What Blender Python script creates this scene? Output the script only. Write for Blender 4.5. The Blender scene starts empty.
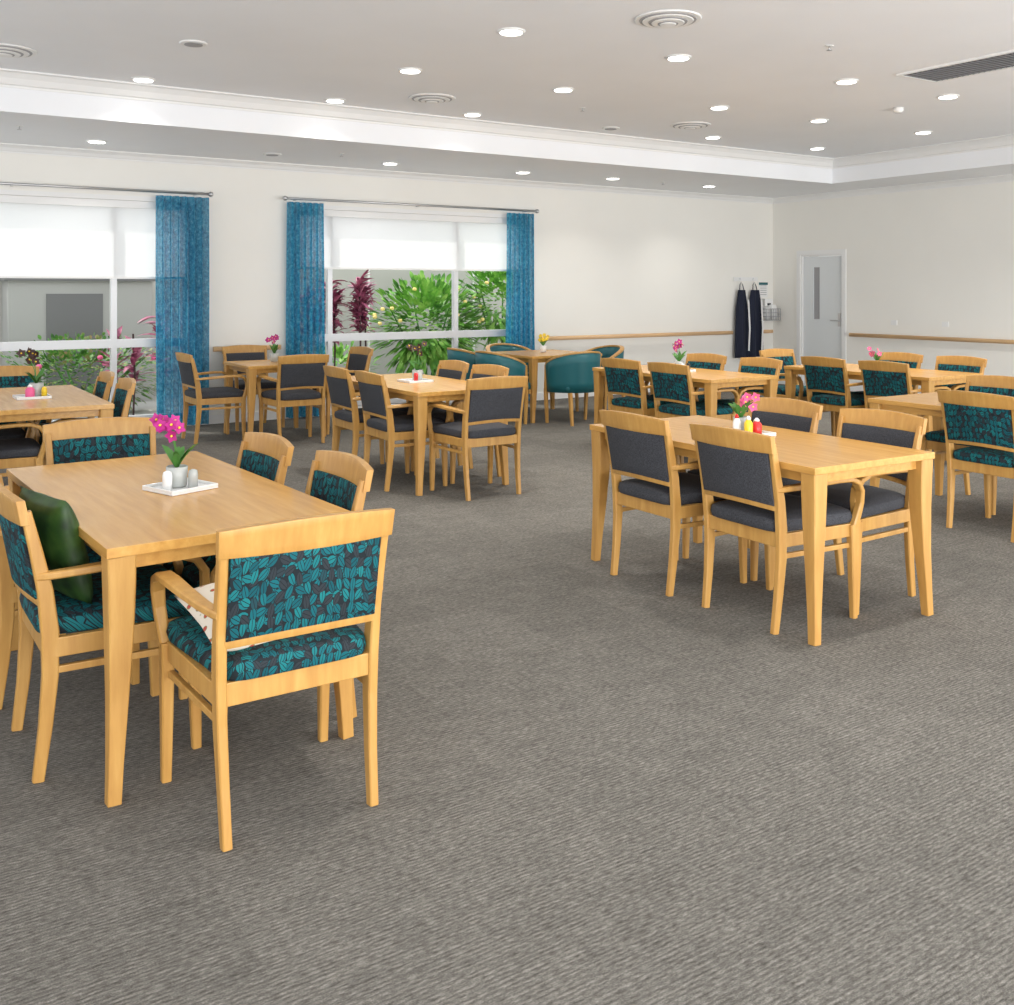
import bpy, bmesh, math, random
from mathutils import Vector, Matrix
random.seed(7)
sc = bpy.context.scene
try:
    sc.view_settings.view_transform = 'Standard'
except Exception:
    pass

# ------------------------------------------------------------ materials
def new_mat(name, col, rough=0.6, metal=0.0, spec=0.5):
    m = bpy.data.materials.new(name); m.use_nodes = True
    b = m.node_tree.nodes["Principled BSDF"]
    b.inputs["Base Color"].default_value = (*col, 1)
    b.inputs["Roughness"].default_value = rough
    b.inputs["Metallic"].default_value = metal
    b.inputs["Specular IOR Level"].default_value = spec
    return m, m.node_tree, b

def coords(nt, scale=(1,1,1), rot=(0,0,0), kind="Object"):
    tc = nt.nodes.new("ShaderNodeTexCoord")
    r = nt.nodes.new("ShaderNodeMapping"); r.inputs["Rotation"].default_value = rot
    s = nt.nodes.new("ShaderNodeMapping"); s.inputs["Scale"].default_value = scale
    nt.links.new(tc.outputs[kind], r.inputs["Vector"])
    nt.links.new(r.outputs["Vector"], s.inputs["Vector"])
    return s.outputs["Vector"]

def noise(nt, vec, scale, detail=3, rough=.5):
    n = nt.nodes.new("ShaderNodeTexNoise"); n.inputs["Scale"].default_value = scale
    n.inputs["Detail"].default_value = detail; n.inputs["Roughness"].default_value = rough
    nt.links.new(vec, n.inputs["Vector"]); return n

def ramp(nt, fac, stops):
    r = nt.nodes.new("ShaderNodeValToRGB")
    e = r.color_ramp.elements
    e[0].position, e[0].color = stops[0][0], (*stops[0][1], 1)
    e[1].position, e[1].color = stops[-1][0], (*stops[-1][1], 1)
    for p, c in stops[1:-1]:
        x = e.new(p); x.color = (*c, 1)
    nt.links.new(fac, r.inputs["Fac"]); return r.outputs["Color"]

def mix(nt, a, b, fac, mode='MIX'):
    m = nt.nodes.new("ShaderNodeMix"); m.data_type = 'RGBA'; m.blend_type = mode
    for sock, v in ((m.inputs[0], fac), (m.inputs[6], a), (m.inputs[7], b)):
        if isinstance(v, (int, float)): sock.default_value = v
        elif isinstance(v, tuple): sock.default_value = (*v, 1)
        else: nt.links.new(v, sock)
    return m.outputs[2]

def mth(nt, op, a, b=None, c=None):
    n = nt.nodes.new("ShaderNodeMath"); n.operation = op
    for i, v in enumerate((a, b, c)):
        if v is None: continue
        if isinstance(v, (int, float)): n.inputs[i].default_value = v
        else: nt.links.new(v, n.inputs[i])
    return n.outputs[0]

def bump(nt, b, h, strength=.3, dist=.005):
    n = nt.nodes.new("ShaderNodeBump"); n.inputs["Strength"].default_value = strength
    n.inputs["Distance"].default_value = dist
    nt.links.new(h, n.inputs["Height"]); nt.links.new(n.outputs["Normal"], b.inputs["Normal"])

def wood(name, scale, rough, k=1.0, pale=0.0):
    m, nt, b = new_mat(name, (.6,.35,.12), rough)
    v = coords(nt, scale)
    n = noise(nt, v, 5, 4, .6)
    def q(c): return tuple(min(.9,x*k+pale) for x in c)
    c = ramp(nt, n.outputs["Fac"], [(.3,q((.56,.285,.070))),(.55,q((.65,.352,.092))),(.75,q((.72,.415,.122)))])
    nt.links.new(c, b.inputs["Base Color"])
    return m
M_leg = wood("beech_frame", (6,6,.7), .38, .80)
M_top = wood("beech_tabletop", (7,.6,7), .25, .93)
M_rail = wood("beech_handrail", (.6,.6,6), .4, .9, .17)

def leaf_fabric():
    m, nt, b = new_mat("teal_leaf_fabric", (.02,.2,.22), .75, spec=.2)
    tc = nt.nodes.new("ShaderNodeTexCoord"); sp = nt.nodes.new("ShaderNodeSeparateXYZ")
    nt.links.new(tc.outputs["Object"], sp.inputs[0])
    U = sp.outputs[0]; V = mth(nt,'ADD', sp.outputs[1], sp.outputs[2])
    col = None
    for k,(sc_,off,L,W) in enumerate([(42,.37,.76,.34),(42,.87,.72,.33)]):
        cu = mth(nt,'MULTIPLY_ADD', U, sc_, off*10); cv = mth(nt,'MULTIPLY_ADD', V, sc_*.85, off*7+.5*k)
        cmb = nt.nodes.new("ShaderNodeCombineXYZ"); nt.links.new(cu, cmb.inputs[0]); nt.links.new(cv, cmb.inputs[1])
        vo = nt.nodes.new("ShaderNodeTexVoronoi"); vo.voronoi_dimensions='2D'; vo.inputs["Scale"].default_value=1; vo.inputs["Randomness"].default_value=.45
        nt.links.new(cmb.outputs[0], vo.inputs["Vector"])
        sub = nt.nodes.new("ShaderNodeVectorMath"); sub.operation='SUBTRACT'
        nt.links.new(cmb.outputs[0], sub.inputs[0]); nt.links.new(vo.outputs["Position"], sub.inputs[1])
        s2 = nt.nodes.new("ShaderNodeSeparateXYZ"); nt.links.new(sub.outputs[0], s2.inputs[0])
        sc2 = nt.nodes.new("ShaderNodeSeparateColor"); nt.links.new(vo.outputs["Color"], sc2.inputs[0])
        ang = mth(nt,'MULTIPLY_ADD', sc2.outputs[0], 2.6, -.9+k*1.1)
        cs = mth(nt,'COSINE', ang); sn = mth(nt,'SINE', ang)
        lx = mth(nt,'ADD', mth(nt,'MULTIPLY', s2.outputs[0], cs), mth(nt,'MULTIPLY', s2.outputs[1], sn))
        ly = mth(nt,'SUBTRACT', mth(nt,'MULTIPLY', s2.outputs[1], cs), mth(nt,'MULTIPLY', s2.outputs[0], sn))
        xn = mth(nt,'DIVIDE', lx, L)
        wid = mth(nt,'MULTIPLY', mth(nt,'SUBTRACT', 1.0, mth(nt,'MULTIPLY', xn, xn)), W)
        aly = mth(nt,'ABSOLUTE', ly)
        ins = mth(nt,'LESS_THAN', aly, wid)
        rib = mth(nt,'GREATER_THAN', aly, .03)
        mask = mth(nt,'MULTIPLY', ins, rib)
        teal = ramp(nt, sc2.outputs[1], [(.0,(.025,.032,.038)),(.22,(.025,.032,.038)),(.26,(.005,.070,.088)),(.6,(.006,.112,.134)),(1,(.010,.165,.175))])
        edge = mth(nt,'LESS_THAN', aly, mth(nt,'ADD', wid, .07))
        base = col if col is not None else (.012,.018,.022)
        c0 = mix(nt, base, (.010,.014,.018), edge)
        col = mix(nt, c0, teal, mask)
    nt.links.new(col, b.inputs["Base Color"]); return m
M_teal = leaf_fabric()

def charcoal():
    m, nt, b = new_mat("charcoal_fabric", (.04,.045,.055), .85)
    v = coords(nt, (1,1,1))
    n = noise(nt, v, 220, 2)
    c = ramp(nt, n.outputs["Fac"], [(.35,(.020,.022,.027)),(.65,(.060,.062,.072))])
    nt.links.new(c, b.inputs["Base Color"]); return m
M_char = charcoal()
M_tub = new_mat("teal_vinyl", (.006,.11,.13), .45)[0]

def paint(name, col, rough=.75):
    m, nt, b = new_mat(name, col, rough)
    v = coords(nt)
    n = noise(nt, v, 1.2, 3)
    c = ramp(nt, n.outputs["Fac"], [(.3,tuple(x*.97 for x in col)),(.7,col)])
    nt.links.new(c, b.inputs["Base Color"])
    n2 = noise(nt, v, 150, 2); bump(nt, b, n2.outputs["Fac"], .05, .002)
    return m
M_wall = paint("wall_paint", (.85,.835,.785))
M_ceil = paint("ceiling_paint", (.88,.895,.92))
M_trim = new_mat("white_trim", (.82,.82,.81), .4)[0]
M_door = new_mat("door_paint", (.72,.75,.76), .4)[0]
M_alum = new_mat("window_aluminium", (.62,.63,.64), .4, .3)[0]
M_chrome = new_mat("brushed_steel", (.55,.55,.56), .3, 1)[0]
M_dark = new_mat("black_plastic", (.02,.02,.022), .5)[0]
M_white = new_mat("white_ceramic", (.85,.85,.84), .25)[0]
M_navy = new_mat("navy_apron_cloth", (.012,.016,.035), .9)[0]
M_grate = new_mat("vent_grille_dark", (.08,.08,.085), .6)[0]
M_slat = new_mat("vent_slat_grey", (.16,.16,.165), .6)[0]
M_greyring = new_mat("diffuser_grey", (.35,.35,.36), .6)[0]

def carpet():
    m, nt, b = new_mat("carpet", (.2,.19,.175), .95, spec=.1)
    v = coords(nt, (1,1,1))
    br = nt.nodes.new("ShaderNodeTexBrick"); nt.links.new(v, br.inputs["Vector"])
    br.inputs["Scale"].default_value = 1.0
    br.inputs["Brick Width"].default_value = .5; br.inputs["Row Height"].default_value = .5
    br.inputs["Mortar Size"].default_value = 0.0
    br.inputs["Color1"].default_value = (.91,.91,.91,1); br.inputs["Color2"].default_value = (1.05,1.05,1.05,1)
    wv = nt.nodes.new("ShaderNodeTexWave"); wv.bands_direction='Y'; wv.inputs["Scale"].default_value=24
    wv.inputs["Distortion"].default_value=2.0; wv.inputs["Detail"].default_value=3; wv.inputs["Detail Scale"].default_value=3
    nt.links.new(v, wv.inputs["Vector"])
    v2 = coords(nt, (40,130,1)); n2 = noise(nt, v2, 1.0, 2, .6)
    v7 = coords(nt, (5,60,1)); n7 = noise(nt, v7, 1.0, 3, .65)
    n3 = noise(nt, v, 260, 2, .7)
    n5 = noise(nt, v, .8, 3)
    n6 = noise(nt, v, 9, 4, .65)
    base = ramp(nt, n2.outputs["Fac"], [(.3,(.106,.098,.085)),(.5,(.165,.154,.136)),(.7,(.238,.224,.200))])
    g = ramp(nt, n3.outputs["Fac"], [(.3,(.68,.68,.68)),(.7,(1.3,1.3,1.3))])
    r = ramp(nt, wv.outputs["Fac"], [(.1,(.80,.80,.80)),(.7,(1.10,1.10,1.10))])
    r7 = ramp(nt, n7.outputs["Fac"], [(.3,(.82,.82,.82)),(.7,(1.14,1.14,1.14))])
    w = ramp(nt, n5.outputs["Fac"], [(.3,(.93,.93,.93)),(.7,(1.06,1.06,1.06))])
    w2 = ramp(nt, n6.outputs["Fac"], [(.3,(.90,.90,.90)),(.7,(1.09,1.09,1.09))])
    c = base
    for x in (g,r,r7,w,w2,br.outputs["Color"]): c = mix(nt, c, x, 1.0, 'MULTIPLY')
    nt.links.new(c, b.inputs["Base Color"])
    bump(nt, b, n2.outputs["Fac"], .25, .003)
    return m
M_carpet = carpet()

def curtain_mat():
    m = bpy.data.materials.new("blue_sheer_curtain"); m.use_nodes = True
    nt = m.node_tree; nt.nodes.clear()
    out = nt.nodes.new("ShaderNodeOutputMaterial")
    v = coords(nt, (1,1,1)); n = noise(nt, v, 26, 4, .7)
    c = ramp(nt, n.outputs["Fac"], [(.35,(.02,.21,.38)),(.55,(.06,.40,.60)),(.72,(.18,.58,.74))])
    d = nt.nodes.new("ShaderNodeBsdfDiffuse"); t = nt.nodes.new("ShaderNodeBsdfTranslucent")
    tr = nt.nodes.new("ShaderNodeBsdfTransparent")
    nt.links.new(c, d.inputs[0]); nt.links.new(c, t.inputs[0])
    m1 = nt.nodes.new("ShaderNodeMixShader"); m1.inputs[0].default_value=.55
    nt.links.new(d.outputs[0], m1.inputs[1]); nt.links.new(t.outputs[0], m1.inputs[2])
    m2 = nt.nodes.new("ShaderNodeMixShader"); m2.inputs[0].default_value=.17
    nt.links.new(m1.outputs[0], m2.inputs[1]); nt.links.new(tr.outputs[0], m2.inputs[2])
    nt.links.new(m2.outputs[0], out.inputs[0]); return m
M_curt = curtain_mat()

def blind_mat():
    m = bpy.data.materials.new("roller_blind_fabric"); m.use_nodes = True
    nt = m.node_tree; nt.nodes.clear()
    out = nt.nodes.new("ShaderNodeOutputMaterial")
    d = nt.nodes.new("ShaderNodeBsdfDiffuse"); t = nt.nodes.new("ShaderNodeBsdfTranslucent")
    tr = nt.nodes.new("ShaderNodeBsdfTransparent")
    d.inputs[0].default_value=(.9,.9,.9,1); t.inputs[0].default_value=(.95,.96,.97,1)
    m1 = nt.nodes.new("ShaderNodeMixShader"); m1.inputs[0].default_value=.6
    nt.links.new(d.outputs[0], m1.inputs[1]); nt.links.new(t.outputs[0], m1.inputs[2])
    m2 = nt.nodes.new("ShaderNodeMixShader"); m2.inputs[0].default_value=.05
    nt.links.new(m1.outputs[0], m2.inputs[1]); nt.links.new(tr.outputs[0], m2.inputs[2])
    nt.links.new(m2.outputs[0], out.inputs[0]); return m
M_blind = blind_mat()

def glass_mat():
    # clear, anti-reflective glazing: transmits with a faint tint
    m = bpy.data.materials.new("window_glass"); m.use_nodes = True
    nt = m.node_tree; nt.nodes.clear()
    out = nt.nodes.new("ShaderNodeOutputMaterial")
    tr = nt.nodes.new("ShaderNodeBsdfTransparent"); tr.inputs[0].default_value=(.96,.98,.97,1)
    nt.links.new(tr.outputs[0], out.inputs[0]); return m
M_glass = glass_mat()

def emis(name, col, s):
    m, nt, b = new_mat(name, col, .5)
    b.inputs["Emission Color"].default_value=(*col,1); b.inputs["Emission Strength"].default_value=s
    return m
M_lamp = emis("downlight_lens", (1,.98,.95), 6)

def foliage(name, c1, c2, c3, sc_=9):
    m, nt, b = new_mat(name, c2, .5)
    v = coords(nt); n = noise(nt, v, sc_, 3)
    c = ramp(nt, n.outputs["Fac"], [(.3,c1),(.5,c2),(.7,c3)])
    nt.links.new(c, b.inputs["Base Color"]); return m
M_green = foliage("green_leaves", (.05,.18,.03),(.19,.46,.07),(.46,.70,.18), 5)
M_hedge = foliage("hedge_leaves", (.03,.12,.02),(.12,.32,.05),(.45,.32,.18))
M_purple = foliage("cordyline_leaves", (.12,.02,.05),(.36,.08,.16),(.60,.25,.33))
M_yflower = new_mat("yellow_flower", (.9,.7,.25), .6)[0]
M_magenta = new_mat("magenta_petal", (.42,.01,.2), .5)[0]
M_pink = new_mat("pink_petal", (.8,.12,.3), .5)[0]
M_pot = new_mat("grey_vase", (.45,.47,.45), .2)[0]
M_stem = new_mat("plant_stem", (.06,.2,.03), .5)[0]
M_dirt = new_mat("dark_foliage", (.05,.02,.02), .6)[0]
M_red = new_mat("red_sauce", (.6,.02,.02), .3)[0]
M_yel = new_mat("yellow_mustard", (.85,.6,.03), .3)[0]
M_fence = paint("render_grey", (.50,.49,.46))
M_shed = paint("shed_panel", (.40,.40,.39))
M_paving = paint("paving_stone", (.42,.41,.39))
M_satin = foliage("green_satin", (.008,.026,.006),(.020,.058,.009),(.045,.10,.018), 14)

def floral():
    m, nt, b = new_mat("floral_cushion_fabric", (.8,.75,.65), .8)
    v = coords(nt)
    vo = nt.nodes.new("ShaderNodeTexVoronoi"); vo.inputs["Scale"].default_value=34; nt.links.new(v, vo.inputs["Vector"])
    c = ramp(nt, vo.outputs["Distance"], [(.0,(.45,.03,.04)),(.20,(.5,.08,.05)),(.28,(.15,.2,.05)),(.33,(.74,.67,.56))])
    nt.links.new(c, b.inputs["Base Color"]); return m
M_floral = floral()

# ------------------------------------------------------------ mesh helpers
class MB:
    def __init__(s): s.bm = bmesh.new(); s.mats = []
    def mi(s, m):
        if m not in s.mats: s.mats.append(m)
        return s.mats.index(m)
    def face(s, vs, mat, smooth=False):
        try:
            f = s.bm.faces.new(vs); f.material_index = s.mi(mat); f.smooth = smooth; return f
        except ValueError: return None
    def box(s, lo, hi, mat):
        x0,y0,z0 = lo; x1,y1,z1 = hi
        v = [s.bm.verts.new(p) for p in [(x0,y0,z0),(x1,y0,z0),(x1,y1,z0),(x0,y1,z0),(x0,y0,z1),(x1,y0,z1),(x1,y1,z1),(x0,y1,z1)]]
        for q in [(0,3,2,1),(4,5,6,7),(0,1,5,4),(1,2,6,5),(2,3,7,6),(3,0,4,7)]:
            s.face([v[i] for i in q], mat)
    def beam(s, pts, secs, ref, mat, ch=.25, smooth=True):
        pts = [Vector(p) for p in pts]; ref = Vector(ref); rings = []
        n = len(pts)
        for i,p in enumerate(pts):
            t = (pts[min(i+1,n-1)] - pts[max(i-1,0)]).normalized()
            a = (ref - t*ref.dot(t)).normalized(); b = t.cross(a)
            w,h = secs[i] if isinstance(secs, list) else secs
            w*=.5; h*=.5; c = min(w,h)*ch
            q = [(w,h-c),(w-c,h),(-w+c,h),(-w,h-c),(-w,-h+c),(-w+c,-h),(w-c,-h),(w,-h+c)]
            rings.append([s.bm.verts.new(p+a*x+b*y) for x,y in q])
        for r0,r1 in zip(rings, rings[1:]):
            for k in range(8):
                s.face([r0[k],r0[(k+1)%8],r1[(k+1)%8],r1[k]], mat, smooth and ch>.5)
        s.face(rings[0][::-1], mat); s.face(rings[-1], mat)
    def slab(s, f, nu, nv, off, mat, smooth=True):
        off = Vector(off)
        A=[[s.bm.verts.new(Vector(f(i/nu,j/nv))+off*.5) for j in range(nv+1)] for i in range(nu+1)]
        B=[[s.bm.verts.new(Vector(f(i/nu,j/nv))-off*.5) for j in range(nv+1)] for i in range(nu+1)]
        for i in range(nu):
            for j in range(nv):
                s.face([A[i][j],A[i+1][j],A[i+1][j+1],A[i][j+1]], mat, smooth)
                s.face([B[i][j],B[i][j+1],B[i+1][j+1],B[i+1][j]], mat, smooth)
        for i in range(nu):
            s.face([A[i][0],B[i][0],B[i+1][0],A[i+1][0]], mat); s.face([A[i][nv],A[i+1][nv],B[i+1][nv],B[i][nv]], mat)
        for j in range(nv):
            s.face([A[0][j],A[0][j+1],B[0][j+1],B[0][j]], mat); s.face([A[nu][j],B[nu][j],B[nu][j+1],A[nu][j+1]], mat)
    def sheet(s, f, nu, nv, mat, smooth=True):
        A=[[s.bm.verts.new(Vector(f(i/nu,j/nv))) for j in range(nv+1)] for i in range(nu+1)]
        for i in range(nu):
            for j in range(nv):
                s.face([A[i][j],A[i+1][j],A[i+1][j+1],A[i][j+1]], mat, smooth)
    def sup(s, c, sz, e1, e2, mat, xf=None, nu=28, nv=12):
        def sg(v,e): return math.copysign(abs(v)**e, v)
        rings=[]
        for j in range(1,nv):
            ph = -math.pi/2+math.pi*j/nv; r=[]
            for i in range(nu):
                th=2*math.pi*i/nu
                p = Vector((sz[0]*sg(math.cos(ph),e1)*sg(math.cos(th),e2), sz[1]*sg(math.cos(ph),e1)*sg(math.sin(th),e2), sz[2]*sg(math.sin(ph),e1)))
                if xf: p = xf(p)
                r.append(s.bm.verts.new(p+Vector(c)))
            rings.append(r)
        for a,b in zip(rings,rings[1:]):
            for i in range(nu): s.face([a[i],a[(i+1)%nu],b[(i+1)%nu],b[i]], mat, True)
        s.face(rings[0][::-1], mat, True); s.face(rings[-1], mat, True)
    def lathe(s, prof, c, mat, n=24, smooth=True):
        rings=[[s.bm.verts.new((c[0]+r*math.cos(2*math.pi*i/n), c[1]+r*math.sin(2*math.pi*i/n), c[2]+z)) for i in range(n)] for r,z in prof]
        for a,b in zip(rings,rings[1:]):
            for i in range(n): s.face([a[i],a[(i+1)%n],b[(i+1)%n],b[i]], mat, smooth)
        s.face(rings[0][::-1], mat); s.face(rings[-1], mat)
    def leaf(s, p, d, L, W, mat, droop=.3, nrm=None):
        p=Vector(p); d=Vector(d).normalized()
        side = d.cross(Vector((random.uniform(-.3,.3),random.uniform(-.3,.3),1))); 
        if side.length<.05: side=Vector((1,0,0))
        side.normalize(); k=4; L_=[];R_=[]
        for i in range(k+1):
            t=i/k; c=p+d*L*t+Vector((0,0,-droop*L*t*t)); w=W*.5*math.sin(math.pi*min(1,.12+.88*t)) if i<k else .001
            L_.append(s.bm.verts.new(c-side*w)); R_.append(s.bm.verts.new(c+side*w))
        for i in range(k): s.face([L_[i],R_[i],R_[i+1],L_[i+1]], mat, True)
    def mesh(s, name):
        me = bpy.data.meshes.new(name); s.bm.normal_update(); s.bm.to_mesh(me); s.bm.free()
        for m in s.mats: me.materials.append(m)
        return me
def place(name, me, loc=(0,0,0), rz=0, bevel=0, parent=None, rot=None):
    o = bpy.data.objects.new(name, me); sc.collection.objects.link(o)
    o.location = loc; o.rotation_euler = rot if rot else (0,0,math.radians(rz))
    if bevel:
        b = o.modifiers.new("bevel",'BEVEL'); b.width=bevel; b.segments=2; b.limit_method='ANGLE'; b.angle_limit=math.radians(40)
    if parent: o.parent = parent
    return o

# ------------------------------------------------------------ room
XW, YW = 12.35, 11.2
ZC, ZS = 3.30, 2.97
YB, XB = 9.16, 11.28
m=MB(); m.box((-3,-3,-.1),(XW+.2,YW+.2,0),M_carpet); place("floor", m.mesh("floor"))
m=MB()
wins=[(-.5,3.05),(4.30,7.48)]; ZW0,ZW1=.08,2.46
m.box((-3,YW,0),(wins[0][0],YW+.2,3.4),M_wall)
m.box((wins[0][1],YW,0),(wins[1][0],YW+.2,3.4),M_wall)
m.box((wins[1][1],YW,0),(XW+.2,YW+.2,3.4),M_wall)
for a,b in wins:
    m.box((a,YW,0),(b,YW+.2,ZW0),M_wall); m.box((a,YW,ZW1),(b,YW+.2,3.4),M_wall)
place("wall_back", m.mesh("wall_back"))
DY0,DY1,DZ=9.84,10.63,2.04
m=MB()
m.box((XW,-3,0),(XW+.2,DY0,3.4),M_wall); m.box((XW,DY1,0),(XW+.2,YW,3.4),M_wall); m.box((XW,DY0,DZ),(XW+.2,DY1,3.4),M_wall)
place("wall_right", m.mesh("wall_right"))
m=MB(); m.box((-3,-3,ZC),(XB,YB,ZC+.15),M_ceil); place("ceiling", m.mesh("ceiling"))
m=MB(); m.box((-3,YB,ZS),(XW,YW,ZC+.15),M_ceil); place("ceiling_soffit_back", m.mesh("ceiling"))
m=MB(); m.box((XB,-3,ZS),(XW,YB,ZC+.15),M_ceil); place("ceiling_soffit_right", m.mesh("ceiling"))

def cornice(mb, p0, p1, out, z, h, w):
    p0=Vector(p0);p1=Vector(p1);out=Vector(out)
    prof=[(0,0),(w,0),(w,-.012),(w*.75,-.02),(w*.45,-h*.45),(w*.25,-h*.8),(.012,-h*.86),(.012,-h),(0,-h)]
    A=[mb.bm.verts.new(p0+out*a+Vector((0,0,z+b))) for a,b in prof]; B=[mb.bm.verts.new(p1+out*a+Vector((0,0,z+b))) for a,b in prof]
    k=len(prof)
    for i in range(k): mb.face([A[i],A[(i+1)%k],B[(i+1)%k],B[i]], M_trim)
    mb.face(A,M_trim); mb.face(B[::-1],M_trim)
for nm,args in [("trim_1",((-3,YW,0),(XW,YW,0),(0,-1,0),ZS,.085,.08)),("trim_2",((XW,-3,0),(XW,YW,0),(-1,0,0),ZS,.085,.08)),
                ("trim_3",((-3,YB,0),(XB,YB,0),(0,-1,0),ZC,.13,.12)),("trim_4",((XB,-3,0),(XB,YB,0),(-1,0,0),ZC,.13,.12))]:
    m=MB(); cornice(m,*args); place(nm, m.mesh("cornice"))
m=MB(); 
for a,b in [(-3,wins[0][0]),(wins[0][1],wins[1][0]),(wins[1][1],XW)]: m.box((a,YW-.015,0),(b,YW,.1),M_trim)
place("baseboard_back", m.mesh("bb"))
m=MB(); m.box((XW-.015,-3,0),(XW,DY0-.08,.1),M_trim); m.box((XW-.015,DY1+.08,0),(XW,YW-.015,.1),M_trim)
place("baseboard_right", m.mesh("bb"))

def window(name, a, b, vm, zb):
    m=MB(); y0,y1=YW+.06,YW+.13
    def fr(x0,x1,z0,z1): m.box((x0,y0,z0),(x1,y1,z1),M_alum)
    fr(a,a+.05,ZW0,ZW1); fr(b-.05,b,ZW0,ZW1); fr(a+.05,b-.05,ZW1-.06,ZW1); fr(a+.05,b-.05,ZW0,ZW0+.06)
    fr(a+.05,b-.05,.88,.97)
    for x in vm: fr(x-.03,x+.03,ZW0+.06,.88); fr(x-.03,x+.03,.97,ZW1-.06)
    v=[m.bm.verts.new(p) for p in [(a,y0+.04,ZW0),(b,y0+.04,ZW0),(b,y0+.04,ZW1),(a,y0+.04,ZW1)]]
    m.face(v,M_glass)
    m.box((a-.05,YW-.012,ZW0),(a,YW+.0,ZW1+.05),M_trim); m.box((b,YW-.012,ZW0),(b+.05,YW+.0,ZW1+.05),M_trim); m.box((a,YW-.012,ZW1),(b,YW,ZW1+.05),M_trim)
    m.box((a,YW-.03,ZW0-.03),(b,YW+.06,ZW0),M_trim)
    place(name, m.mesh(name))
    m=MB()
    v=[m.bm.verts.new(p) for p in [(a+.02,YW+.03,zb),(b-.02,YW+.03,zb),(b-.02,YW+.03,ZW1-.05),(a+.02,YW+.03,ZW1-.05)]]
    m.face(v,M_blind); m.box((a+.02,YW+.02,zb-.02),(b-.02,YW+.04,zb+.005),M_trim)
    m.box((a+.01,YW+.005,ZW1-.08),(b-.01,YW+.055,ZW1-.002),M_trim)
    place("roller_blind", m.mesh("roller_blind"))
window("window_1", wins[0][0], wins[0][1], [.7,2.28], 1.64)
window("window_2", wins[1][0], wins[1][1], [4.75,6.50], 1.77)

def curtain(x0,x1,folds,ph):
    m=MB()
    def f(u,v):
        z=.02+v*2.50
        a=.055*(.75+.25*math.sin(v*3+ph))
        sp = 1+.03*math.sin(v*2.3+ph)
        x=(x0+x1)/2+(u-.5)*(x1-x0)*sp+.010*math.sin(u*folds*2*math.pi*2)
        y=YW-.12+a*math.sin(u*folds*2*math.pi+ph+.4*math.sin(v*2))
        return (x,y,z)
    m.sheet(f,folds*14,24,M_curt); place("curtain", m.mesh("curtain"))
curtain(2.68,3.24,7,0); curtain(4.15,4.60,6,1); curtain(7.17,7.62,6,2)
def rod(x0,x1):
    m=MB(); y=YW-.12; z=2.56
    m.beam([(x0,y,z),(x1,y,z)],(.028,.028),(0,0,1),M_chrome,ch=.58)
    m.sup((x0,y,z),(.03,.03,.03),1,1,M_chrome,nu=12,nv=8); m.sup((x1,y,z),(.03,.03,.03),1,1,M_chrome,nu=12,nv=8)
    for x in (x0+.15,(x0+x1)/2,x1-.15): m.box((x-.01,y,z-.015),(x+.01,YW,z+.005),M_chrome)
    place("curtain_rod", m.mesh("curtain_rod"))
rod(-.7,3.26); rod(4.12,7.65)

def handrail_back(x0,x1):
    m=MB(); m.beam([(x0,YW-.08,.84),(x1,YW-.08,.84)],(.055,.035),(0,0,1),M_rail,ch=.6)
    n=max(2,int((x1-x0)/.9)+1)
    for i in range(n):
        x=x0+.1+(x1-x0-.2)*i/(n-1); m.box((x-.02,YW-.065,.815),(x+.02,YW,.84),M_trim)
    place("handrail", m.mesh("handrail"))
handrail_back(3.30,4.08); handrail_back(7.75,11.36); handrail_back(12.03,12.25)
m=MB(); m.beam([(XW-.08,2.0,.84),(XW-.08,9.65,.84)],(.055,.035),(0,0,1),M_rail,ch=.6)
for i in range(9): y=2.2+i*.91; m.box((XW-.065,y-.02,.815),(XW,y+.02,.84),M_trim)
place("handrail", m.mesh("handrail"))

# door
m=MB()
for a,b in [(DY0-.07,DY0),(DY1,DY1+.07)]: m.box((XW-.02,a,0),(XW-.001,b,DZ+.07),M_trim)
m.box((XW-.02,DY0,DZ),(XW-.001,DY1,DZ+.07),M_trim)
m.box((XW,DY0,0),(XW+.1,DY0+.02,DZ),M_trim); m.box((XW,DY1-.02,0),(XW+.1,DY1,DZ),M_trim); m.box((XW,DY0+.02,DZ-.02),(XW+.1,DY1-.02,DZ),M_trim)
x0,x1=XW+.04,XW+.08; gy0,gy1,gz0,gz1=10.30,10.42,1.05,1.85
a,b=DY0+.025,DY1-.025
m.box((x0,a,.01),(x1,gy0,DZ-.025),M_door); m.box((x0,gy1,.01),(x1,b,DZ-.025),M_door)
m.box((x0,gy0,.01),(x1,gy1,gz0),M_door); m.box((x0,gy0,gz1),(x1,gy1,DZ-.025),M_door)
m.box((x0+.015,gy0,gz0),(x1-.015,gy1,gz1),M_greyring)
m.box((x0-.012,DY0+.06,.95),(x0,DY0+.11,1.15),M_chrome)
m.beam([(x0-.05,DY0+.085,1.04),(x0-.05,DY0+.22,1.04)],(.02,.02),(0,0,1),M_chrome,ch=.5); m.box((x0-.05,DY0+.075,1.03),(x0,DY0+.095,1.05),M_chrome)
place("door_1", m.mesh("door_1"))

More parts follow.
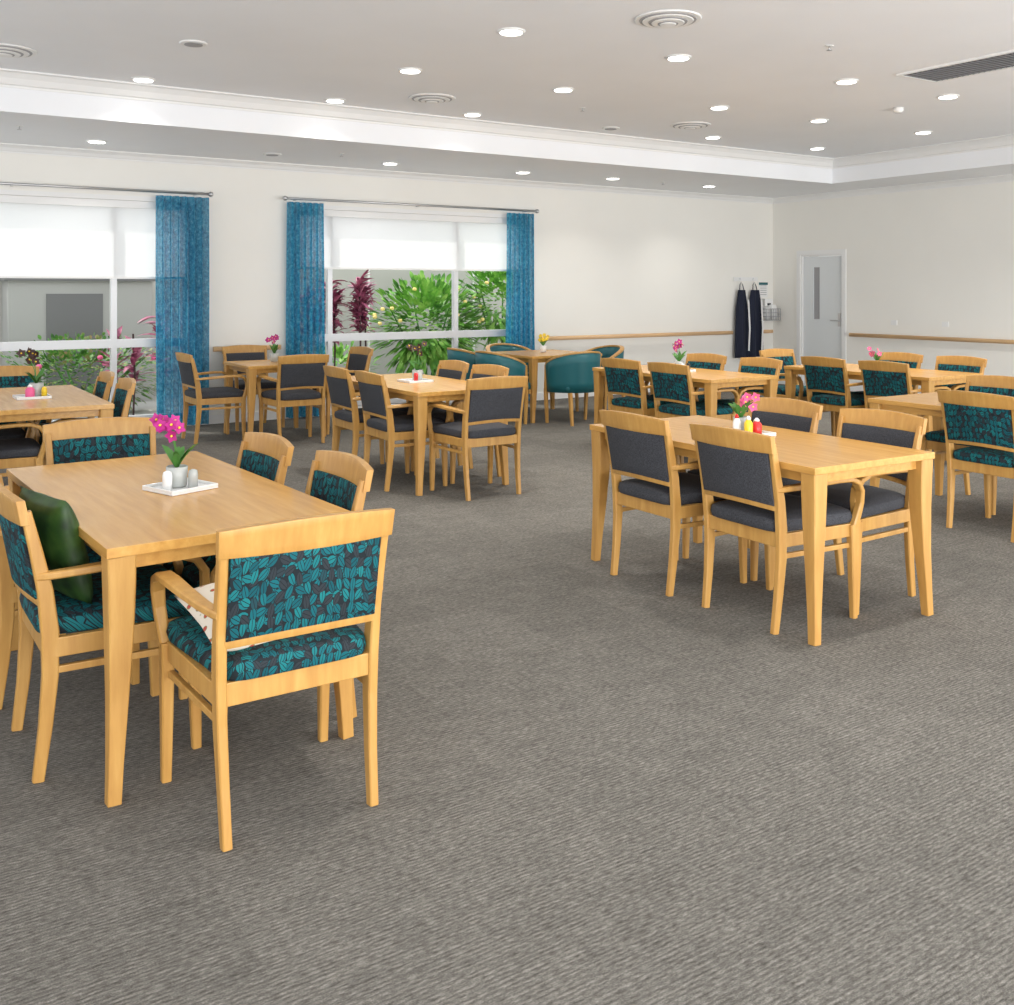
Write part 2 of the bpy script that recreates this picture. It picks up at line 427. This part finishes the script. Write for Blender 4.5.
# wall fittings
m=MB(); m.box((12.02,YW-.008,1.38),(12.22,YW,1.62),M_white)
for k in range(5): m.box((12.05,YW-.011,1.42+k*.035),(12.19,YW-.008,1.43+k*.035),M_greyring)
m.box((12.02,YW-.010,1.58),(12.22,YW-.008,1.62),M_tub)
place("wall_notice", m.mesh("notice"))
m=MB()
for z in (1.02,1.08,1.14,1.20):
    for (p,q) in [((11.98,11.0),(12.30,11.0)),((11.98,11.0),(11.98,YW)),((12.30,11.0),(12.30,YW)),((11.98,YW-.01),(12.30,YW-.01))]:
        m.beam([(*p,z),(*q,z)],(.010,.010),(0,0,1),M_greyring)
for i in range(9):
    x=11.98+i*.04; m.beam([(x,11.0,1.02),(x,11.0,1.20)],(.008,.008),(1,0,0),M_greyring); m.beam([(x,11.0,1.02),(x,YW-.01,1.02)],(.006,.006),(1,0,0),M_greyring)
m.sup((12.06,11.09,1.13),(.05,.07,.10),.4,.5,M_white); m.sup((12.20,11.09,1.15),(.06,.07,.12),.4,.5,M_white)
m.box((12.06,YW-.10,1.24),(12.24,YW,1.36),M_white); m.box((12.11,YW-.103,1.255),(12.19,YW-.10,1.29),M_dark)
place("wall_glove_dispenser", m.mesh("disp"))
def apron(cx, ph, white):
    m=MB()
    def f(u,v):
        w=.125+.03*(1-v) if v<.75 else .125-.20*(v-.75)
        z=.44+v*1.06
        return (cx+(u-.5)*2*w, YW-.075+.03*math.sin(u*9+ph)*(1.1-v*.6), z)
    m.slab(f,20,16,(0,.012,0),M_navy)
    m.beam([(cx-.05,YW-.075,1.48),(cx-.03,YW-.06,1.58),(cx,YW-.055,1.63),(cx+.03,YW-.06,1.58),(cx+.05,YW-.075,1.48)],(.015,.006),(1,0,0),M_navy)
    if white: m.beam([(cx+.08,YW-.135,1.35),(cx+.10,YW-.145,.9),(cx+.085,YW-.14,.55)],(.03,.006),(1,0,0),M_white)
    place("hanging_apron", m.mesh("apron"))
apron(11.57,0,True); apron(11.86,1.5,True)
m=MB(); m.box((11.45,YW-.02,1.64),(11.98,YW,1.70),M_trim)
for x in (11.57,11.86): m.beam([(x,YW-.02,1.67),(x,YW-.035,1.66),(x,YW-.035,1.69)],(.012,.012),(1,0,0),M_chrome)
place("coat_hook_rail", m.mesh("hooks"))
m=MB()
for y,z in [(8.1,1.0),(8.9,1.0)]: m.box((XW-.01,y,z),(XW,y+.1,z+.07),M_white)
place("wall_outlet", m.mesh("outlet"))
m=MB(); m.box((7.95,YW-.01,.30),(8.07,YW,.37),M_white); place("wall_outlet", m.mesh("outlet"))

# ------------------------------------------------------------ ceiling fittings
def downlight(x,y,z,on=True,pw=13,lamp=True):
    m=MB(); m.lathe([(.0875,-.012),(.10,-.006),(.10,0)],(x,y,z),M_trim,24)
    if not on: m.lathe([(.065,-.016),(.065,-.012)],(x,y,z),M_greyring,20)
    else: m.lathe([(.078,-.016),(.078,-.0125)],(x,y,z),M_lamp,20)
    place("downlight", m.mesh("downlight"))
    if on and lamp:
        l=bpy.data.lights.new("downlight_lamp",'AREA'); l.shape='DISK'; l.size=.15; l.energy=pw; l.color=(1,.97,.92); l.spread=math.radians(115)
        o=bpy.data.objects.new("downlight_lamp",l); sc.collection.objects.link(o); o.location=(x,y,z-.03)
for x,y in [(3.80,5.82),(3.78,7.30),(5.31,5.77),(5.29,7.25),(7.10,7.13),(7.13,5.64),(8.48,5.57),(8.53,7.1),(10.17,6.99),(2.03,5.75),(10.17,5.5)]:
    downlight(x,y,ZC)
for x,y in [(3.78,8.84),(2.03,8.85),(5.26,8.78),(8.42,8.56),(10.19,8.51)]: downlight(x,y,ZC,True,4)
downlight(2.04,7.36,ZC,False); downlight(7.0,8.70,ZC,False)
for x in (2.03,3.8,5.3,8.5,10.17): downlight(x,2.8,ZC,True,8)
for x in (2.03,3.8,5.3,7.1,8.5,10.17): downlight(x,.8,ZC,True,7,False)
for x,y in [(1.96,10.48),(5.15,10.45),(6.93,10.35),(8.3,10.27),(10.06,10.3)]: downlight(x,y,ZS,True,5)
downlight(3.74,10.45,ZS,False)
def diffuser(x,y):
    m=MB()
    for r,z,mt in [(.215,-.010,M_trim),(.185,-.016,M_greyring),(.165,-.022,M_trim),(.125,-.028,M_greyring),(.105,-.034,M_trim),(.065,-.038,M_greyring),(.05,-.044,M_trim)]:
        m.lathe([(r,z),(r+.008,z+.010),(r+.008,0)],(x,y,ZC),mt,32)
    place("ceiling_air_diffuser", m.mesh("diff"))
for p in [(4.5,8.25),(4.5,4.99),(7.6,8.07),(.91,8.34)]: diffuser(*p)
m=MB(); x0,x1,y0,y1=7.27,7.74,4.05,5.2
m.box((x0,y0,ZC-.012),(x1,y1,ZC),M_grate)
for i in range(24): y=y0+.03+i*(y1-y0-.06)/23; m.box((x0+.02,y-.004,ZC-.02),(x1-.02,y+.004,ZC-.012),M_slat)
for a in [((x0-.03,y0-.03),(x1+.03,y0)),((x0-.03,y1),(x1+.03,y1+.03)),((x0-.03,y0),(x0,y1)),((x1,y0),(x1+.03,y1))]: m.box((*a[0],ZC-.018),(*a[1],ZC),M_trim)
place("ceiling_return_vent", m.mesh("vent"))
def sprinkler(x,y,z):
    m=MB(); m.lathe([(.03,-.004),(.03,0)],(x,y,z),M_trim,16); m.lathe([(.006,-.03),(.006,-.004)],(x,y,z),M_chrome,8); m.lathe([(.02,-.034),(.02,-.03)],(x,y,z),M_chrome,12)
    place("fire_sprinkler", m.mesh("spr"))
for p in [(6.0,4.9,ZC),(4.35,10.0,ZS),(1.2,9.9,ZS),(9.2,10.3,ZS),(6.0,7.9,ZC)]: sprinkler(*p)
m=MB(); m.lathe([(.03,-.05),(.05,-.03),(.05,0)],(8.62,6.2,ZC),M_white,20); place("smoke_detector", m.mesh("smoke"))

# ------------------------------------------------------------ dining chair
def chair_mesh(fab):
    m=MB()
    for s in (-1,1):
        m.beam([(s*.215,-.238,0),(s*.218,-.218,.16),(s*.222,-.205,.32),(s*.225,-.206,.45),(s*.228,-.220,.58),(s*.231,-.245,.70),(s*.235,-.275,.83)],
               [(.027,.034),(.028,.040),(.030,.048),(.030,.052),(.030,.046),(.028,.038),(.026,.030)],(1,0,0),M_leg,ch=.3)
        m.beam([(s*.255,.232,0),(s*.255,.227,.2),(s*.255,.222,.43)],[(.029,.029),(.035,.038),(.041,.048)],(1,0,0),M_leg,ch=.3)
        pts=[(.257,.225,.41),(.264,.243,.47),(.270,.256,.53),(.275,.252,.585),(.277,.225,.625),(.277,.175,.645),(.274,.09,.648),(.265,-.02,.642),(.252,-.13,.635),(.238,-.215,.63),(.232,-.245,.63)]
        m.beam([(s*x,y,z) for x,y,z in pts],[(.036,.036),(.036,.032),(.038,.028),(.042,.026),(.048,.025),(.052,.024),(.052,.024),(.046,.024),(.040,.024),(.032,.024),(.026,.024)],(1,0,0),M_leg,ch=.4)
        m.beam([(s*.247,.21,.405),(s*.226,-.21,.405)],(.024,.06),(1,0,0),M_leg,ch=.15)
        m.beam([(s*.247,.21,.335),(s*.224,-.21,.335)],(.018,.022),(1,0,0),M_leg,ch=.2)
    m.beam([(-.245,.222,.405),(.245,.222,.405)],(.024,.06),(0,1,0),M_leg,ch=.15)
    m.beam([(-.22,-.21,.405),(.22,-.21,.405)],(.024,.065),(0,1,0),M_leg,ch=.15)
    m.sup((0,.005,.462),(.252,.245,.038),.45,.22,fab,xf=lambda p: Vector((p.x*(1+.12*p.y/.25-.04), p.y, p.z*(1.0) + (.012*(1-(p.x/.26)**2) if p.z>0 else 0))),nu=40,nv=10)
    def yb(u,z): return -.222-(z-.52)*.19-.030*math.sin(math.pi*u)
    def panel(u,v):
        z=.557+v*.24+.012*math.sin(math.pi*u)*(1-v); x=-.218+.436*u
        return (x,yb(u,z),z)
    m.slab(panel,14,6,(0,.034,0),fab)
    def crest(u,v):
        zt=.792+v*(.076+.014*math.sin(math.pi*u)); x=(-.252+.504*u)*(1+.012*v)
        return (x,yb(u,zt)-.004,zt)
    m.slab(crest,16,4,(0,.026,0),M_leg)
    def low(u,v):
        z=.534+.012*math.sin(math.pi*u)+v*.024; return (-.222+.444*u,yb(u,z),z)
    m.slab(low,14,1,(0,.026,0),M_leg)
    return m.mesh("dining_chair")
CH_T=chair_mesh(M_teal); CH_C=chair_mesh(M_char)
def chair(x,y,facing,kind='T',j=2.5):
    rz={'+Y':0,'-Y':180,'+X':-90,'-X':90}.get(facing,facing)+random.uniform(-j,j)
    place("dining_chair", CH_T if kind=='T' else CH_C,(x,y,0),rz,bevel=.003)

def table_mesh(W,L):
    m=MB(); w,l=W/2,L/2
    m.box((-w,-l,.722),(w,l,.752),M_top)
    i=.05
    for s in (-1,1):
        m.box((s*(w-i)-.011,-l+.075,.675),(s*(w-i)+.011,l-.075,.722),M_top)
        m.box((-w+.075,s*(l-i)-.011,.675),(w-.075,s*(l-i)+.011,.722),M_top)
        for t in (-1,1):
            pts=[];secs=[]
            for z,q in [(0,.040),(.12,.044),(.3,.056),(.5,.072),(.64,.080),(.722,.082)]:
                bow=.012*math.sin(math.pi*(1-z/.722))
                cx=s*(w-.004-q/2-bow*.6); cy=t*(l-.004-q/2-bow*.6)
                pts.append((cx,cy,z)); secs.append((q,q))
            m.beam(pts,secs,(1,0,0),M_leg,ch=.12)
    return m.mesh("dining_table")
T1=table_mesh(.80,1.60); T2=table_mesh(.82,.82); T3=table_mesh(1.0,1.0)
def table(x,y,me,rz=0): place("dining_table",me,(x,y,0),rz,bevel=.004)
table(.955,3.87,T1,3); table(3.785,3.61,T1,-1.5); table(3.8,7.25,T1); table(3.6,10.0,T2); table(6.33,6.85,T1)
table(8.05,6.0,T1); table(6.25,3.65,T1); table(6.84,9.78,T3); table(1.0,7.7,T1)
chair(1.04,2.90,'+Y',j=0); chair(.69,3.56,-89,j=0); chair(.64,4.22,-88,j=0); chair(1.22,3.47,88,j=0); chair(1.16,4.10,91,j=0); chair(.97,4.80,'-Y',j=0)
for p in [(3.59,3.24,'+X'),(3.57,3.9,'+X'),(4.10,3.26,'-X'),(4.11,3.9,'-X')]: chair(*p,'C',1)
for p in [(3.54,6.95,'+X'),(3.54,7.58,'+X'),(3.85,6.36,'+Y'),(4.08,7.0,'-X'),(4.08,7.62,'-X')]: chair(*p,'C')
for p in [(3.60,9.45,'+Y'),(2.98,10.05,'+X'),(4.3,10.0,'-X'),(3.62,10.72,'-Y')]: chair(*p,'C')
for p in [(6.08,6.42,'+X'),(6.08,7.07,'+X'),(6.62,6.42,'-X'),(6.62,7.1,'-X')]: chair(*p,'T')
for p in [(7.80,5.55,'+X'),(7.80,6.2,'+X'),(8.35,5.55,'-X'),(8.35,6.2,'-X'),(8.1,7.0,'-Y')]: chair(*p,'T')
for p in [(6.00,3.56,'+X'),(6.58,4.1,'-X'),(6.58,3.4,'-X')]: chair(*p,'T')
chair(.74,7.25,'+X','C'); chair(.74,7.95,'+X','C'); chair(1.27,7.3,'-X'); chair(1.27,7.98,'-X'); chair(.98,8.75,'-Y')

def tub_mesh():
    m=MB()
    m.sup((0,.03,.41),(.25,.25,.06),.4,.35,M_tub,nu=36,nv=10)
    N=28
    def arc(t,r):
        a=math.pi*(-.08+1.16*t)+math.pi
        return (r*math.cos(a)*1.0, r*math.sin(a)*.95)
    def shell(u,v):
        x,y=arc(u,.285+.02*v); zt=.80-.14*abs(2*u-1)**2.2; z=.36+v*(zt-.36); return (x,y+.02,z)
    A=[];B=[]
    for i in range(N+1):
        ra=[];rb=[]
        for j in range(5):
            x,y,z=shell(i/N,j/4); d=Vector((x,y-.02,0)).normalized()*.022
            ra.append(m.bm.verts.new(Vector((x,y,z))+d)); rb.append(m.bm.verts.new(Vector((x,y,z))-d))
        A.append(ra);B.append(rb)
    for i in range(N):
        for j in range(4):
            m.face([A[i][j],A[i+1][j],A[i+1][j+1],A[i][j+1]],M_tub,True); m.face([B[i][j],B[i][j+1],B[i+1][j+1],B[i+1][j]],M_tub,True)
        m.face([A[i][0],B[i][0],B[i+1][0],A[i+1][0]],M_tub)
        m.face([A[i][4],A[i+1][4],B[i+1][4],B[i][4]],M_tub)
    for i in (0,N): m.face(A[i]+B[i][::-1],M_tub)
    m.beam([Vector(shell(i/N,1))+Vector((0,0,.01)) for i in range(N+1)],(.022,.05),(0,0,1),M_leg,ch=.3)
    for s in (-1,1):
        m.beam([(s*.27,.13,0),(s*.285,.13,.3),(s*.29,.115,.66)],[(.03,.03),(.04,.04),(.035,.035)],(1,0,0),M_leg)
        m.beam([(s*.20,-.25,0),(s*.19,-.20,.36)],[(.03,.03),(.042,.042)],(1,0,0),M_leg)
    m.box((-.25,.2,.33),(.25,.225,.38),M_leg)
    return m.mesh("tub_armchair")
TB=tub_mesh()
for x,y,rz in [(6.78,9.10,0),(6.10,9.54,-86),(6.10,10.19,-92),(7.56,9.62,90),(6.85,10.5,180)]: place("tub_armchair",TB,(x,y,0),rz)

# ------------------------------------------------------------ table-top things
ZT=.752
def orchid(x,y,petal,h=.17,scale=1.0,vase=M_pot,rz=0,nfl=4):
    m=MB(); r=random.Random(int(x*100+y*10))
    m.lathe([(.030,0),(.036,.004),(.040,.075),(.036,.078),(.034,.07)],(0,0,0),vase,20)
    for k in range(10):
        a=r.uniform(0,6.28); m.leaf((0,0,.07),(math.cos(a)*.6,math.sin(a)*.6,1.2),.11+r.random()*.08,.03,M_stem,.4)
    for k in range(2):
        a=r.uniform(0,6.28); dx,dy=math.cos(a)*.05,math.sin(a)*.05
        P=[Vector((0,0,.05)),Vector((dx*.2,dy*.2,.05+h*.5)),Vector((dx*.7,dy*.7,.05+h*.85)),Vector((dx*1.5,dy*1.5,.05+h))]
        m.beam(P,(.004,.004),(1,0,0),M_stem)
        for q in range(nfl):
            c=P[2].lerp(P[3],q/(nfl-1))+Vector((r.uniform(-.025,.025),r.uniform(-.025,.025),r.uniform(-.03,.025)))
            nrm=Vector((r.uniform(-1,.5),r.uniform(-1,-.2),r.uniform(-.2,.6))).normalized()
            a0=nrm.cross(Vector((0,0,1))).normalized(); b0=nrm.cross(a0)
            for pp in range(5):
                th=pp*2*math.pi/5; d=a0*math.cos(th)+b0*math.sin(th); e=nrm.cross(d)
                L=.028
                v=[m.bm.verts.new(c),m.bm.verts.new(c+d*L*.5+e*L*.42+nrm*.003),m.bm.verts.new(c+d*L+nrm*.006),m.bm.verts.new(c+d*L*.5-e*L*.42+nrm*.003)]
                m.face(v,petal)
            m.sup(c+nrm*.004,(.005,.005,.005),1,1,M_yel,nu=8,nv=6)
    o=place("potted_orchid",m.mesh("orchid"),(x,y,ZT+.009),rz); o.scale=(scale,)*3
def tray(x,y,w,l,rz=0):
    m=MB(); m.box((-w/2,-l/2,0),(w/2,l/2,.008),M_white)
    for a in [((-w/2,-l/2),(w/2,-l/2+.008)),((-w/2,l/2-.008),(w/2,l/2)),((-w/2,-l/2+.008),(-w/2+.008,l/2-.008)),((w/2-.008,-l/2+.008),(w/2,l/2-.008))]:
        m.box((*a[0],.008),(*a[1],.018),M_white)
    place("serving_tray",m.mesh("tray"),(x,y,ZT+.0005),rz,bevel=.002)
def bottle(x,y,mt,h=.12,r=.022,cap=M_white):
    m=MB(); m.lathe([(r*.9,0),(r,.005),(r,h*.62),(r*.55,h*.78),(r*.5,h*.8)],(0,0,0),mt,18)
    m.lathe([(r*.55,h*.8),(r*.55,h*.88),(r*.2,h)],(0,0,0),cap,14)
    place("condiment_bottle",m.mesh("bottle"),(x,y,ZT+.009))
def shaker(x,y,mt):
    m=MB(); m.lathe([(.018,0),(.018,.05),(.015,.065),(.004,.07)],(0,0,0),mt,16); place("salt_shaker",m.mesh("shaker"),(x,y,ZT+.009))

tray(1.01,3.82,.20,.19,20); orchid(1.0,3.83,M_magenta,.20,1.0,nfl=6)
shaker(1.045,3.775,M_pot); shaker(.955,3.79,M_white)
tray(3.83,3.66,.22,.22); orchid(3.86,3.72,M_pink,.12,1.0,nfl=6); bottle(3.79,3.6,M_yel,.10); bottle(3.85,3.60,M_red,.085,.026); bottle(3.79,3.68,M_white,.10,.02,M_red); shaker(3.89,3.64,M_yel)
tray(3.8,7.25,.22,.22); orchid(3.83,7.27,M_dirt,.2,1.1); shaker(3.78,7.2,M_red)
orchid(3.6,10.0,M_magenta,.17,1.1)
tray(6.33,6.85,.2,.2); orchid(6.33,6.87,M_magenta,.17,1.1); shaker(6.30,6.79,M_white); shaker(6.38,6.8,M_dark)
tray(8.05,6.0,.2,.2); orchid(8.05,6.02,M_pink,.13,.9); shaker(8.02,5.95,M_white)
tray(6.25,3.45,.2,.2); bottle(6.25,3.45,M_red,.09,.02); shaker(6.3,3.5,M_white)
orchid(6.84,9.78,M_yel,.13,1.0,M_white)
tray(1.0,7.6,.22,.22); orchid(1.03,7.62,M_dirt,.2,1.2); bottle(.98,7.55,M_pink,.09,.03); shaker(1.07,7.55,M_yel)

def pillow(name,w,h,t,mat,loc,rot):
    m=MB()
    n=16; T=[];B=[]
    for i in range(n+1):
        a=[];b=[]
        for j in range(n+1):
            u=-1+2*i/n; v=-1+2*j/n
            th=t/2*((1-abs(u)**2.5)*(1-abs(v)**2.5))**.5
            px=u*w/2*(1-.06*(1-abs(v))*abs(u)); pz=v*h/2*(1-.06*(1-abs(u))*abs(v))
            p1=m.bm.verts.new((px,th,pz)); a.append(p1)
            b.append(p1 if (i in(0,n) or j in(0,n)) else m.bm.verts.new((px,-th,pz)))
        T.append(a);B.append(b)
    for i in range(n):
        for j in range(n):
            m.face([T[i][j],T[i][j+1],T[i+1][j+1],T[i+1][j]],mat,True); m.face([B[i][j],B[i+1][j],B[i+1][j+1],B[i][j+1]],mat,True)
    place(name,m.mesh(name),loc,rot=rot)
pillow("green_cushion",.36,.36,.12,M_satin,(.535,3.54,.67),(math.radians(14),0,math.radians(-76)))
pillow("floral_cushion",.42,.32,.13,M_floral,(1.0,2.87,.562),(math.radians(-76),0,math.radians(6)))

# ------------------------------------------------------------ outside
m=MB(); m.box((-8,YW+.2,-.12),(20,22,-.04),M_paving); place("ground_terrace",m.mesh("ground"))
m=MB(); m.box((-8,15.0,-.04),(20,15.2,2.3),M_fence)
m.box((-8,14.97,2.25),(20,15.23,2.35),M_trim)
for x in range(-7,20,2): m.box((x-.02,14.985,0),(x+.02,15.0,2.25),M_trim)
place("garden_wall",m.mesh("garden_wall"))
m=MB()
m.box((1.6,14.3,-.04),(3.4,14.95,1.62),M_shed); m.box((1.55,14.25,1.62),(3.45,14.96,1.69),M_slat)
m.box((2.05,14.285,.05),(2.75,14.3,1.45),M_slat)
place("garden_shed",m.mesh("shed"))
def bush(name,c,rad,n,L,W,mat,extra=None,ne=0):
    m=MB()
    for k in range(5):
        a=random.uniform(0,6.28); m.beam([(c[0],c[1],-.04),(c[0]+math.cos(a)*rad[0]*.3,c[1]+math.sin(a)*rad[1]*.3,c[2]*.6),(c[0]+math.cos(a)*rad[0]*.7,c[1]+math.sin(a)*rad[1]*.7,c[2]+rad[2]*.4)],[(.04,.04),(.03,.03),(.012,.012)],(1,0,0),M_stem)
    for k in range(n):
        d=Vector((random.gauss(0,1),random.gauss(0,1),random.gauss(0,1))).normalized()
        r=random.uniform(.45,1)
        p=Vector((c[0]+d.x*rad[0]*r,c[1]+d.y*rad[1]*r,max(.0,c[2]+d.z*rad[2]*r)))
        m.leaf(p,d+Vector((0,0,.35)),L*random.uniform(.6,1.2),W,mat,random.uniform(.1,.5))
    for k in range(ne):
        d=Vector((random.gauss(0,1),-abs(random.gauss(0,1)),abs(random.gauss(0,1)))).normalized()
        p=Vector(c)+Vector((d.x*rad[0],d.y*rad[1],d.z*rad[2])); m.sup(p,(.035,.035,.03),1,1,extra,nu=8,nv=6)
    place(name,m.mesh(name))
bush("frangipani_shrub",(7.25,13.4,1.0),(.95,.45,.70),1600,.20,.07,M_green,M_yflower,14)
bush("frangipani_shrub",(8.7,13.6,1.3),(.8,.45,.75),1000,.20,.07,M_green,M_yflower,16)
bush("garden_hedge",(5.8,13.5,.35),(.6,.3,.35),500,.13,.05,M_green)
bush("garden_hedge",(2.3,13.2,.45),(1.1,.35,.50),2000,.09,.045,M_hedge,M_pink,6)
bush("garden_hedge",(.2,13.2,.45),(.8,.35,.5),900,.09,.04,M_hedge)
def cordyline(x,y,h,n):
    m=MB()
    for s in range(4):
        hx,hy=x+random.uniform(-.28,.28),y+random.uniform(-.12,.12); hh=h*random.uniform(.8,1)
        m.beam([(hx,hy,-.04),(hx+.02,hy,hh*.5),(hx,hy,hh)],(.02,.02),(1,0,0),M_dirt)
        for k in range(n):
            a=random.uniform(0,6.28); z=hh-random.uniform(0,.6)
            m.leaf((hx,hy,z),(math.cos(a),math.sin(a),random.uniform(.2,1.6)),random.uniform(.2,.34),.065,M_purple,random.uniform(.2,.6))
    place("cordyline_plant",m.mesh("cordyline"))
cordyline(5.0,12.4,1.6,70); cordyline(5.6,12.4,1.65,70); cordyline(2.75,12.3,1.2,30)

# ------------------------------------------------------------ light
w=bpy.data.worlds.new("sky"); sc.world=w; w.use_nodes=True
bg=w.node_tree.nodes["Background"]; bg.inputs[0].default_value=(.95,.97,1,1); bg.inputs[1].default_value=1.8
s=bpy.data.lights.new("sun",'SUN'); s.energy=2.6; s.angle=math.radians(3); s.color=(1,.96,.9)
o=bpy.data.objects.new("sun",s); sc.collection.objects.link(o)
o.rotation_euler=Vector((.35,-.45,-.9)).to_track_quat('-Z','Y').to_euler(); o.location=(0,14,8)
def soft(name,loc,aim,sx,sy,e):
    l=bpy.data.lights.new(name,'AREA'); l.shape='RECTANGLE'; l.size=sx; l.size_y=sy; l.energy=e; l.color=(1,.99,.98)
    o=bpy.data.objects.new(name,l); sc.collection.objects.link(o); o.location=loc
    o.rotation_euler=(Vector(aim)-Vector(loc)).to_track_quat('-Z','Y').to_euler()
# unseen fill lights added out of frame, aimed up to brighten the ceiling
soft("added_ceiling_fill",(2.5,-2.2,.9),(5.0,3.0,3.3),7,1.4,370)
soft("added_ceiling_fill",(9.5,-2.0,.9),(8.5,4.0,3.3),4,1.4,290)

# ------------------------------------------------------------ camera
cd=bpy.data.cameras.new("camera"); cam=bpy.data.objects.new("camera",cd); sc.collection.objects.link(cam)
cam.location=(0,0,1.5); cam.rotation_euler=(math.radians(90),0,math.radians(-32.9))
cd.sensor_width=36; cd.lens=35.5; cd.shift_y=-.2096; cd.clip_start=.05
sc.camera=cam
